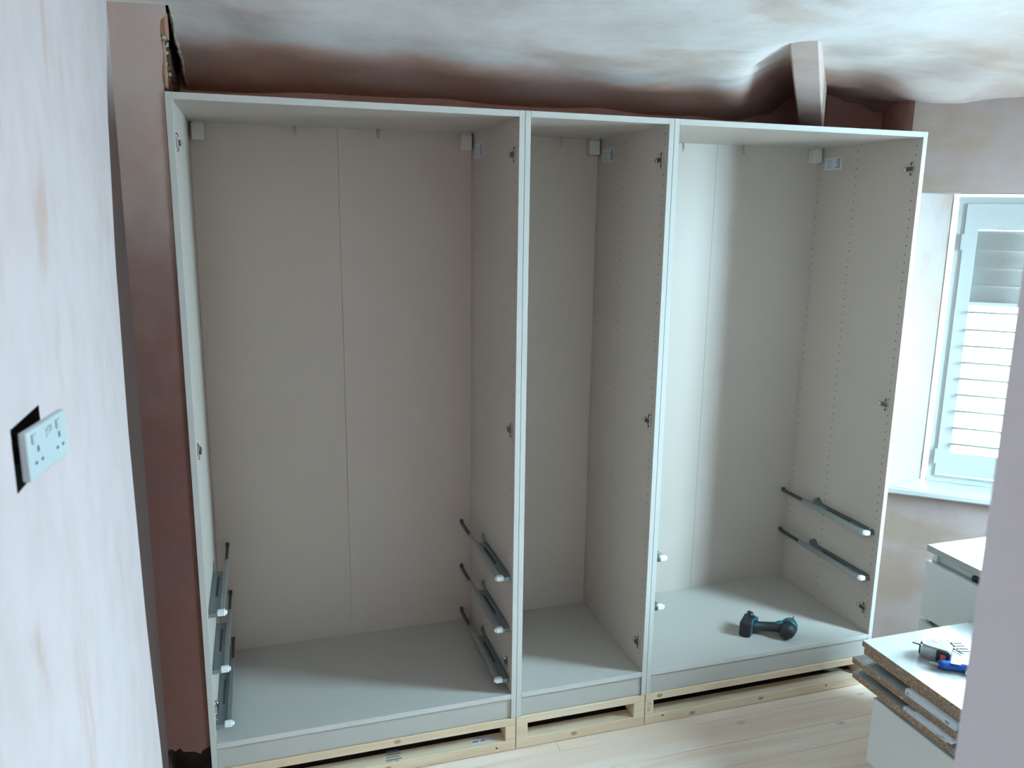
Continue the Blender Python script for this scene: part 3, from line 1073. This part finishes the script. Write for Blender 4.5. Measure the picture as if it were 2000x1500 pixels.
def wardrobe(x0, wd, label, seam, runners, hinges, hooks, sticker, clear_z):
    x1 = x0 + wd
    root = thing('wardrobe', ((x0 + x1) / 2, 0.29, 0), label, 'wardrobe', 'open greige wardrobes along the wall')
    g_ = 0.0007
    def panel(nm, a, b):
        """carcass board with a separate lighter front edge band"""
        o = box(nm, (a[0], a[1] + 0.0012, a[2]), b, M['greige_floor'] if nm == 'bottom_panel' else M['greige'], root, 0.0004)
        box('edge_band', (a[0], a[1], a[2]), (b[0], a[1] + 0.0012, b[2]), M['greige_edge'], o, 0.0003)
        return o
    lp = panel('side_panel', (x0 + g_, 0, 0), (x0 + T, DEP + 0.012, H))
    rp = panel('side_panel', (x1 - T, 0, 0), (x1 - g_, DEP + 0.012, H))
    panel('top_panel', (x0 + T + 0.0006, 0.0, H - T), (x1 - T - 0.0006, DEP, H))
    panel('bottom_panel', (x0 + T + 0.0006, 0.0, 0.075), (x1 - T - 0.0006, DEP, 0.093))
    box('plinth', (x0 + T + 0.0008, 0.0060, 0.001), (x1 - T - 0.0008, 0.0220, 0.0725), M['greige_floor'], root, 0.0006)
    for a, b in zip([x0 + T] + seam, seam + [x1 - T]):
        box('back_panel', (a + 0.0004, DEP, 0.04), (b - 0.0004, DEP + 0.004, H - 0.003), M['greige'], root, 0.0004)
    pin_holes(x0 + T, 1, lp)
    pin_holes(x1 - T, -1, rp)
    # corner brackets at the back top
    for c in (x0 + T + 0.008, x1 - T - 0.008 - 0.042):
        q = MB()
        q.box((c, 0.532, H - T - 0.060), (c + 0.042, DEP - 0.0005, H - T - 0.007), 0.003, seg=2)
        q.box((c + 0.004, 0.532, H - T - 0.007), (c + 0.038, DEP - 0.001, H - T - 0.0005))
        q.build('corner_bracket', M['greige_edge'], root)
    for hx in hooks:
        q = MB()
        zt = H - T - 0.0005
        q.tube([(hx - 0.004, 0.545, zt), (hx - 0.004, 0.545, zt - 0.026), (hx - 0.003, 0.545, zt - 0.031), (hx, 0.545, zt - 0.033), (hx + 0.003, 0.545, zt - 0.031), (hx + 0.004, 0.545, zt - 0.026), (hx + 0.004, 0.558, zt)], 0.0016, 6)
        q.build('wire_hook', M['brass'], root)
    for side, z in runners:
        runner(x0 + T if side < 0 else x1 - T, -side, z, root)
    for side, z in hinges:
        hinge(x0 + T if side < 0 else x1 - T, -side, z, root)
    if sticker:
        xf = x1 - T
        st = box('label_sticker', (xf - 0.0006, 0.418, 1.919), (xf - 0.0001, 0.522, 1.968), M['paper'], root)
        for k in range(4):
            box('print_line', (xf - 0.0009, 0.478, 1.928 + 0.009 * k), (xf - 0.0005, 0.512 - 0.006 * (k % 3), 1.932 + 0.009 * k), M['ink_mid'], st)
        q = MB()
        for k in range(5):
            q.box((xf - 0.0009, 0.428, 1.926 + 0.008 * k), (xf - 0.0005, 0.455 - 0.004 * ((k * 2) % 3), 1.930 + 0.008 * k))
        q.box((xf - 0.0009, 0.430, 1.926), (xf - 0.0005, 0.434, 1.962))
        q.build('print_symbol', M['ink_grey'], st)
    return root


wardrobe(0.0, 1.0, 'wide greige wardrobe carcass at the left with three pairs of drawer runners', [0.500],
         [(s, z) for s in (-1, 1) for z in RZ3], [(s, z) for s in (-1, 1) for z in HZ_], [0.355, 0.638], True, 0)
wardrobe(1.0, 0.5, 'narrow greige wardrobe carcass between two wide ones, empty', [1.172 + 0.0],
         [], [(1, z) for z in HZ_], [1.322], True, 0)
wardrobe(1.5, 1.0, 'wide greige wardrobe carcass nearest the window with two pairs of runners and a drill inside', [2.0],
         [(s, z) for s in (-1, 1) for z in RZ3[:2]], [(s, z) for s in (-1, 1) for z in HZ_], [1.835, 2.108], True, 0)

# ------------------------------------------------------------------ cordless driver lying in the right wardrobe
SZ = 0.0932
dr = thing('cordless_driver', (2.13, 0.13, SZ), 'black and teal cordless impact driver lying on the wardrobe base', 'power drill')
B = Vector((0.727, 0.686, 0)).normalized()
HD = Vector((-0.915, 0.404, 0)).normalized()
head = Vector((2.160, 0.080, SZ + 0.034))
q = MB()
q.use(M['black_rub'])
q.lathe(head - B * 0.052, B, [(0, 0.012), (0.002, 0.022), (0.010, 0.029), (0.030, 0.0325), (0.044, 0.0325)], 28)
q.build('motor_cap', None, dr)
q = MB()
q.lathe(head - B * 0.0079, B, [(0, 0.0332), (0.020, 0.0335), (0.036, 0.031), (0.050, 0.0255)], 28)
mh = q.build('gear_housing', M['teal'], dr)
q = MB()
q.lathe(head + B * 0.0425, B, [(0, 0.0250), (0.006, 0.0235), (0.016, 0.0150), (0.030, 0.0110), (0.034, 0.0060)], 20)
q.build('nose', M['black_rub'], dr)
q = MB()
q.lathe(head + B * 0.0755, B, [(0, 0.0032), (0.020, 0.0032), (0.022, 0.0022), (0.034, 0.0022), (0.040, 0.0006)], 8)
q.build('bit', M['steel_dark'], dr)
q = MB()
n_ = 18
prs = None
for k in range(11):
    f = k / 10
    c = head + HD * (0.022 + 0.115 * f) + B * (0.004 * math.sin(f * 3.1)) + Vector((0, 0, -0.003 * f))
    ra = 0.026 - 0.007 * math.sin(min(1, f * 1.25) * math.pi * 0.5) + 0.009 * max(0, f - 0.75) * 4 * 0.5
    rb = 0.021 - 0.002 * math.sin(f * math.pi)
    ring = [q.bm.verts.new(c + B * (ra * math.cos(2 * math.pi * a / n_)) + Vector((0, 0, rb * math.sin(2 * math.pi * a / n_)))) for a in range(n_)]
    if prs:
        for a in range(n_):
            fc = q.bm.faces.new([prs[a], prs[(a + 1) % n_], ring[(a + 1) % n_], ring[a]])
            fc.smooth = True
    prs = ring
q.bm.faces.new(prs)
q.build('handle', M['black_rub'], dr)
q = MB()
q.lathe(head + HD * 0.024 + B * 0.004 + Vector((0, 0, 0.012)), HD, [(0, 0.016), (0.012, 0.015), (0.024, 0.011), (0.034, 0.004)], 14, sx=1.0)
q.build('handle_inlay', M['teal'], dr)
q = MB()
q.box((-0.006, -0.006, -0.006), (0.006, 0.012, 0.006), 0.003, Matrix.Translation(head + HD * 0.04 + B * 0.026) @ Matrix.Rotation(math.atan2(B.y, B.x) - math.pi / 2, 4, 'Z'), 2)
q.build('trigger', M['black_rub'], dr)
ang = math.atan2(B.y, B.x)
Mb = Matrix.Translation(head + HD * 0.152 + Vector((0, 0, -0.002))) @ Matrix.Rotation(ang, 4, 'Z')
q = MB()
q.box((-0.042, -0.016, -0.031), (0.046, 0.030, 0.031), 0.007, Mb, 2)
q.build('battery', M['black_rub'], dr)
q = MB()
q.box((0.018, -0.026, -0.026), (0.048, -0.006, 0.026), 0.005, Mb, 2)
q.box((-0.030, -0.018, -0.020), (0.016, -0.010, 0.030), 0.002, Mb, 1)
q.build('battery_mount', M['teal'], dr)
q = MB()
q.tube([Mb @ Vector((0.020, 0.0, 0.033)), Mb @ Vector((0.045, 0.002, 0.037)), Mb @ Vector((0.055, 0.012, 0.035)), Mb @ Vector((0.053, 0.022, 0.030))], 0.0045, 8)
q.box((0.030, -0.004, 0.0305), (0.056, 0.020, 0.0335), 0.001, Mb)
q.build('belt_clip', M['steel_dark'], dr)
q = MB()
q.box((-0.038, 0.0285, -0.004), (-0.028, 0.0306, 0.006), 0.001, Mb)
q.build('battery_mark', M['white_pl'], dr)
q = MB()
_c = head + B * 0.010
q.box((-0.012, -0.006, 0.0), (0.012, 0.006, 0.0012), 0.0004, Matrix.Translation(_c + Vector((0, 0, 0.0328))) @ Matrix.Rotation(ang, 4, 'Z'))
q.build('badge', M['silver'], dr)

# ------------------------------------------------------------------ double socket hanging loose from the left wall
so = thing('double_socket', (-0.085, -1.2, 1.38), 'white double socket hanging loose from its hole in the left wall', 'socket')
PL = Vector((-0.083, -1.271, 0))
PR = Vector((-0.064, -1.137, 0))
ex = (PR - PL)
Wd = ex.length
ex = Vector((ex.x, ex.y, 0.0005)).normalized()
nz_ = Vector((ex.y, -ex.x, 0)).normalized()       # outward normal
if nz_.x < 0:
    nz_ = -nz_
ez = nz_.cross(ex).normalized()
if ez.z < 0:
    ez = -ez
O = Vector((PL.x, PL.y, 1.3705))
Ms = Matrix(((ex.x, ez.x, nz_.x, O.x), (ex.y, ez.y, nz_.y, O.y), (ex.z, ez.z, nz_.z, O.z), (0, 0, 0, 1)))
hh = 0.067
q = MB()
q.box((0, 0, -0.011), (Wd, hh, 0.0), 0.0035, Ms, 3)
pl_ = q.build('faceplate', M['socket'], so)
for cx in (Wd * 0.2, Wd * 0.8):
    q = MB()
    q.box((cx - 0.013, hh * 0.70, -0.0005), (cx + 0.000, hh * 0.90, 0.003), 0.001, Ms)
    q.build('rocker_switch', M['socket'], pl_)
q = MB()
for cx in (Wd * 0.24, Wd * 0.78):
    q = MB()
    q.box((cx - 0.0025, hh * 0.50, 0.0), (cx + 0.0025, hh * 0.62, 0.0004), 0, Ms)
    q.build('pin_slot', M['ink'], pl_)
    for dx in (-0.010, 0.010):
        q = MB()
        q.box((cx + dx - 0.0032, hh * 0.28, 0.0), (cx + dx + 0.0032, hh * 0.335, 0.0004), 0, Ms)
        q.build('pin_slot', M['ink'], pl_)
q = MB()
for k, (a, b, c2, d2) in enumerate([(0.45, 0.80, 0.50, 0.84), (0.50, 0.84, 0.60, 0.87), (0.46, 0.66, 0.475, 0.80), (0.53, 0.70, 0.545, 0.82), (0.58, 0.74, 0.60, 0.84)]):
    q.box((Wd * a, hh * b, 0.0), (Wd * c2, hh * d2, 0.0003), 0, Ms)
q.build('smudge', M['ink_grey'], pl_)
q = MB()
q.tube([Ms @ Vector((Wd * 0.3, hh * 0.5, -0.010)), Ms @ Vector((Wd * 0.3, hh * 0.52, -0.018)), Vector((-0.13, -1.165, 1.40)), Vector((-0.140, -1.17, 1.41))], 0.003, 8)
q.tube([Ms @ Vector((Wd * 0.55, hh * 0.5, -0.010)), Ms @ Vector((Wd * 0.5, hh * 0.6, -0.02)), Vector((-0.135, -1.15, 1.41))], 0.003, 8)
q.build('cable', M['black_rub'], so)


# ------------------------------------------------------------------ white chests of drawers
def chest(x0, x1, y0, y1, top, label, rows, front_h=0.200, gap=0.055):
    """drawer fronts face -x"""
    root = thing('chest_of_drawers', ((x0 + x1) / 2, (y0 + y1) / 2, FZ), label, 'chest', 'white chests of drawers')
    body = MB()
    box('top_panel', (x0, y0, top - 0.022), (x1, y1, top), M['white_foil'], root, 0.0012)
    for ya, yb in ((y0 + 0.008, y0 + 0.026), (y1 - 0.026, y1 - 0.008)):
        box('side_panel', (x0 + 0.022, ya, FZ + 0.001), (x1, yb, top - 0.0225), M['white_front'], root, 0.0008)
    box('back_panel', (x1 - 0.006, y0 + 0.026, FZ + 0.02), (x1, y1 - 0.026, top - 0.0225), M['white_front'], root)
    z = top - gap
    for k in range(rows):
        zb = max(z - front_h, FZ + 0.04)
        dfr = box('drawer', (x0 + 0.0005, y0 + 0.0005, zb), (x0 + 0.019, y1 - 0.0005, z), M['white_front'], root, 0.0015)
        box('drawer_side', (x0 + 0.019, y0 + 0.04, zb + 0.01), (x1 - 0.02, y0 + 0.052, z - 0.03), M['white_front'], dfr)
        box('drawer_side', (x0 + 0.019, y1 - 0.052, zb + 0.01), (x1 - 0.02, y1 - 0.04, z - 0.03), M['white_front'], dfr)
        z = zb - 0.018
        box('crossbar', (x0 + 0.035, y0 + 0.026, z + 0.002 - 0.045), (x0 + 0.051, y1 - 0.026, z + 0.016 - 0.01), M['white_front'], root)
    box('crossbar', (x0 + 0.032, y0 + 0.026, top - 0.075), (x0 + 0.048, y1 - 0.026, top - 0.0225), M['white_front'], root)
    return root


far = chest(2.318, 2.78, -1.185, -0.390, 0.655, 'tall white chest of drawers standing under the shuttered window', 3)
near = chest(1.828, 2.298, -1.140, -0.738, 0.4245, 'low white chest with bare chipboard panels stacked on top', 2, 0.205, 0.036)
# dark catch in the far chest's top gap
box('drawer_lock', (2.336, -0.585, 0.598), (2.349, -0.560, 0.616), M['black_rub'], far, 0.001)


def panel_board(x0, y0, x1, y1, z0, th, label, notch=False):
    root = thing('chipboard_panel', ((x0 + x1) / 2, (y0 + y1) / 2, z0), label, 'panel', 'panels stacked on the low chest')
    box('chipboard_core', (x0, y0, z0 + 0.0008), (x1, y1, z0 + th - 0.0008), M['chip'], root)
    box('white_face', (x0 + 0.0004, y0 + 0.0004, z0 + th - 0.0008), (x1 - 0.0004, y1 - 0.0004, z0 + th), M['white_foil'], root)
    box('white_face', (x0 + 0.0004, y0 + 0.0004, z0), (x1 - 0.0004, y1 - 0.0004, z0 + 0.0008), M['white_foil'], root)
    box('edge_strip', (x0 + 0.0004, y1, z0), (x1, y1 + 0.0008, z0 + th), M['white_foil'], root)
    return root


PT = 0.0175
z = 0.4255
panel_board(1.797, -1.180, 2.270, -0.684, z, PT, 'lowest white-faced chipboard panel of the stack on the low chest')
panel_board(1.804, -1.175, 2.275, -0.670, 0.463, PT, 'middle white-faced chipboard panel, held apart from the others by white bars')
panel_board(1.822, -1.165, 2.290, -0.692, 0.4995, PT, 'chipboard panel directly beneath the topmost one with a notched white corner')
panel_board(1.824, -1.165, 2.295, -0.680, 0.5175, PT, 'topmost white-faced panel carrying the tape measure and the knife')
def bar(x0, y0, y1, z0, h_, label, x1=2.24):
    root = thing('packing_bar', ((x0 + x1) / 2, (y0 + y1) / 2, z0), label, 'packing bar', 'white bars between the stacked panels')
    bo = box('bar_body', (x0, y0, z0), (x1, y1, z0 + h_), M['paper'], root, 0.0012)
    q = MB()
    q.lathe((x0 + 0.0002, y1 - 0.010, z0 + h_ * 0.5), (-1, 0, 0), [(0, h_ * 0.22), (0.0006, h_ * 0.2)], 12)
    q.build('dowel_hole', M['ink_grey'], root)
    box('print_mark', (x0 - 0.0003, y0 + 0.02, z0 + h_ * 0.3), (x0 + 0.0003, y0 + 0.032, z0 + h_ * 0.7), M['ink_grey'], root)
bar(1.806, -1.035, -0.868, 0.4815, 0.0172, 'white bar with printed mark, upper one between the stacked panels')
bar(1.796, -1.025, -0.878, 0.4440, 0.0105, 'white bar sticking out under the middle chipboard panel')
bar(1.788, -1.045, -0.915, 0.4550, 0.0072, 'thin white bar lying on the lower bar between the panels', 1.90)

# ------------------------------------------------------------------ tape measure
TZ = 0.5352
tm = thing('tape_measure', (1.955, -0.815, TZ), 'silver and black tape measure with orange button on the white panel', 'tape measure')
tdir = Vector((1.975 - 1.935, -0.85 + 0.79, 0)).normalized()
ta = math.atan2(tdir.y, tdir.x)
Mt = Matrix.Translation((1.962, -0.808, TZ)) @ Matrix.Rotation(ta, 4, 'Z')
# D-shaped case: flat side down in local -y
def dshape(w_, h2, off=0.0):
    pts = [(-w_ / 2 + 0.006, -h2 / 2), (w_ / 2 - 0.006, -h2 / 2), (w_ / 2, -h2 / 2 + 0.008), (w_ / 2, 0.0)]
    for k in range(1, 12):
        a_ = math.pi * k / 12
        pts.append((w_ / 2 * math.cos(a_), h2 / 2 * math.sin(a_)))
    pts += [(-w_ / 2, 0.0), (-w_ / 2, -h2 / 2 + 0.008)]
    return pts
q = MB()
q.prism(dshape(0.076, 0.070), 0.0, 0.040, Mt, 0.005, 3)
case = q.build('case', M['silver'], tm)
q = MB()
q.prism([(p[0] * 1.0 + 0.0, p[1]) for p in dshape(0.056, 0.050)], 0.040, 0.0408, Mt, 0.0003, 1)
q.build('face_label', mat('pale_blue_label', (0.24, 0.28, 0.32, 1), 0.5, noise=(60, 0.15)), case)
q = MB()
q.lathe(Mt @ Vector((-0.008, 0.006, 0.0408)), (0, 0, 1), [(0, 0.009), (0.0006, 0.0085)], 16)
q.build('label_spot', mat('salmon_print', (0.45, 0.16, 0.11, 1), 0.5, noise=(50, 0.1)), case)
q = MB()
q.box((0.004, -0.0375, 0.004), (0.0405, -0.008, 0.036), 0.005, Mt, 3)
q.build('front_grip', M['black_rub'], tm)
q = MB()
q.box((0.016, -0.0392, 0.013), (0.029, -0.0372, 0.027), 0.0008, Mt)
q.build('button', M['orange'], tm)
q = MB()
q.box((-0.0405, -0.030, 0.004), (-0.022, 0.0, 0.036), 0.005, Mt, 3)
q.build('rear_grip', M['black_rub'], tm)
q = MB()
q.box((-0.062, -0.003, 0.018), (-0.040, -0.0022, 0.022), 0, Mt)
q.build('blade_hook', M['steel_dark'], tm)

# ------------------------------------------------------------------ blue knife
kn = thing('utility_knife', (1.97, -0.885, TZ), 'blue handled utility knife lying beside the tape measure', 'knife')
kd = Vector((0.80, -0.60, 0)).normalized()
ks = Vector((-kd.y, kd.x, 0))
k0 = Vector((1.908, -0.852, TZ))
q = MB()
prs = None
for k in range(13):
    f = k / 12
    c = k0 + kd * (0.012 + 0.145 * f) + ks * (0.004 * math.sin(f * 5)) + Vector((0, 0, 0.0115))
    wa = 0.0135 + 0.0035 * math.sin(f * 6.2 + 0.8) * (1 - f * 0.3)
    if k in (0, 12):
        wa *= 0.75
    ring = [q.bm.verts.new(c + ks * (wa * math.cos(2 * math.pi * a / 14)) + Vector((0, 0, 0.0112 * math.sin(2 * math.pi * a / 14)))) for a in range(14)]
    if prs:
        for a in range(14):
            fc = q.bm.faces.new([prs[a], prs[(a + 1) % 14], ring[(a + 1) % 14], ring[a]])
            fc.smooth = True
    else:
        q.bm.faces.new(ring[::-1])
    prs = ring
q.bm.faces.new(prs)
q.build('handle', M['blue'], kn)
q = MB()
ka = math.atan2(kd.y, kd.x)
Mk = Matrix.Translation(k0) @ Matrix.Rotation(ka, 4, 'Z')
q.prism([(-0.010, -0.001), (0.016, -0.006), (0.016, 0.007)], 0.008, 0.015, Mk, 0.0006, 1)
q.build('blade_nose', M['silver'], kn)
q = MB()
q.box((0.075, -0.0165, 0.004), (0.13, -0.0125, 0.012), 0.001, Mk)
q.build('side_strip', M['white_pl'], kn)
q = MB()
q.box((0.040, -0.008, 0.0212), (0.066, 0.002, 0.0232), 0.0006, Mk)
q.build('slide_button', M['blue'], kn)

# ------------------------------------------------------------------ black screws
def screw(c, a, label):
    d_ = Vector((math.cos(a), math.sin(a), 0))
    root = thing('screw', c, label, 'screw', 'loose black screws on the top panel')
    q = MB()
    prof = [(0, 0.0), (0.0002, 0.0038), (0.0022, 0.0022), (0.004, 0.0018)]
    for k in range(9):
        prof += [(0.006 + k * 0.0028, 0.0019), (0.0074 + k * 0.0028, 0.0012)]
    prof.append((0.035, 0.0002))
    q.lathe(Vector(c) + Vector((0, 0, 0.0038)), d_, prof, 8)
    q.build('shank', M['steel_dark'], root)
sp_ = [((2.052, -0.770, TZ), -0.3), ((2.047, -0.785, TZ), -0.25), ((2.044, -0.799, TZ), -0.35), ((2.038, -0.812, TZ), -0.3), ((2.050, -0.757, TZ), -1.6), ((2.034, -0.795, TZ), -1.45)]
lbl = ['loose black screw at the back of the little group by the tape measure', 'black screw second from the back of the group by the tape measure',
       'black screw in the middle of the group by the tape measure', 'black screw at the front of the group by the tape measure',
       'black screw lying crosswise behind the group by the tape measure', 'black screw lying crosswise in front of the others']
for (c, a_), l_ in zip(sp_, lbl):
    screw(c, a_, l_)
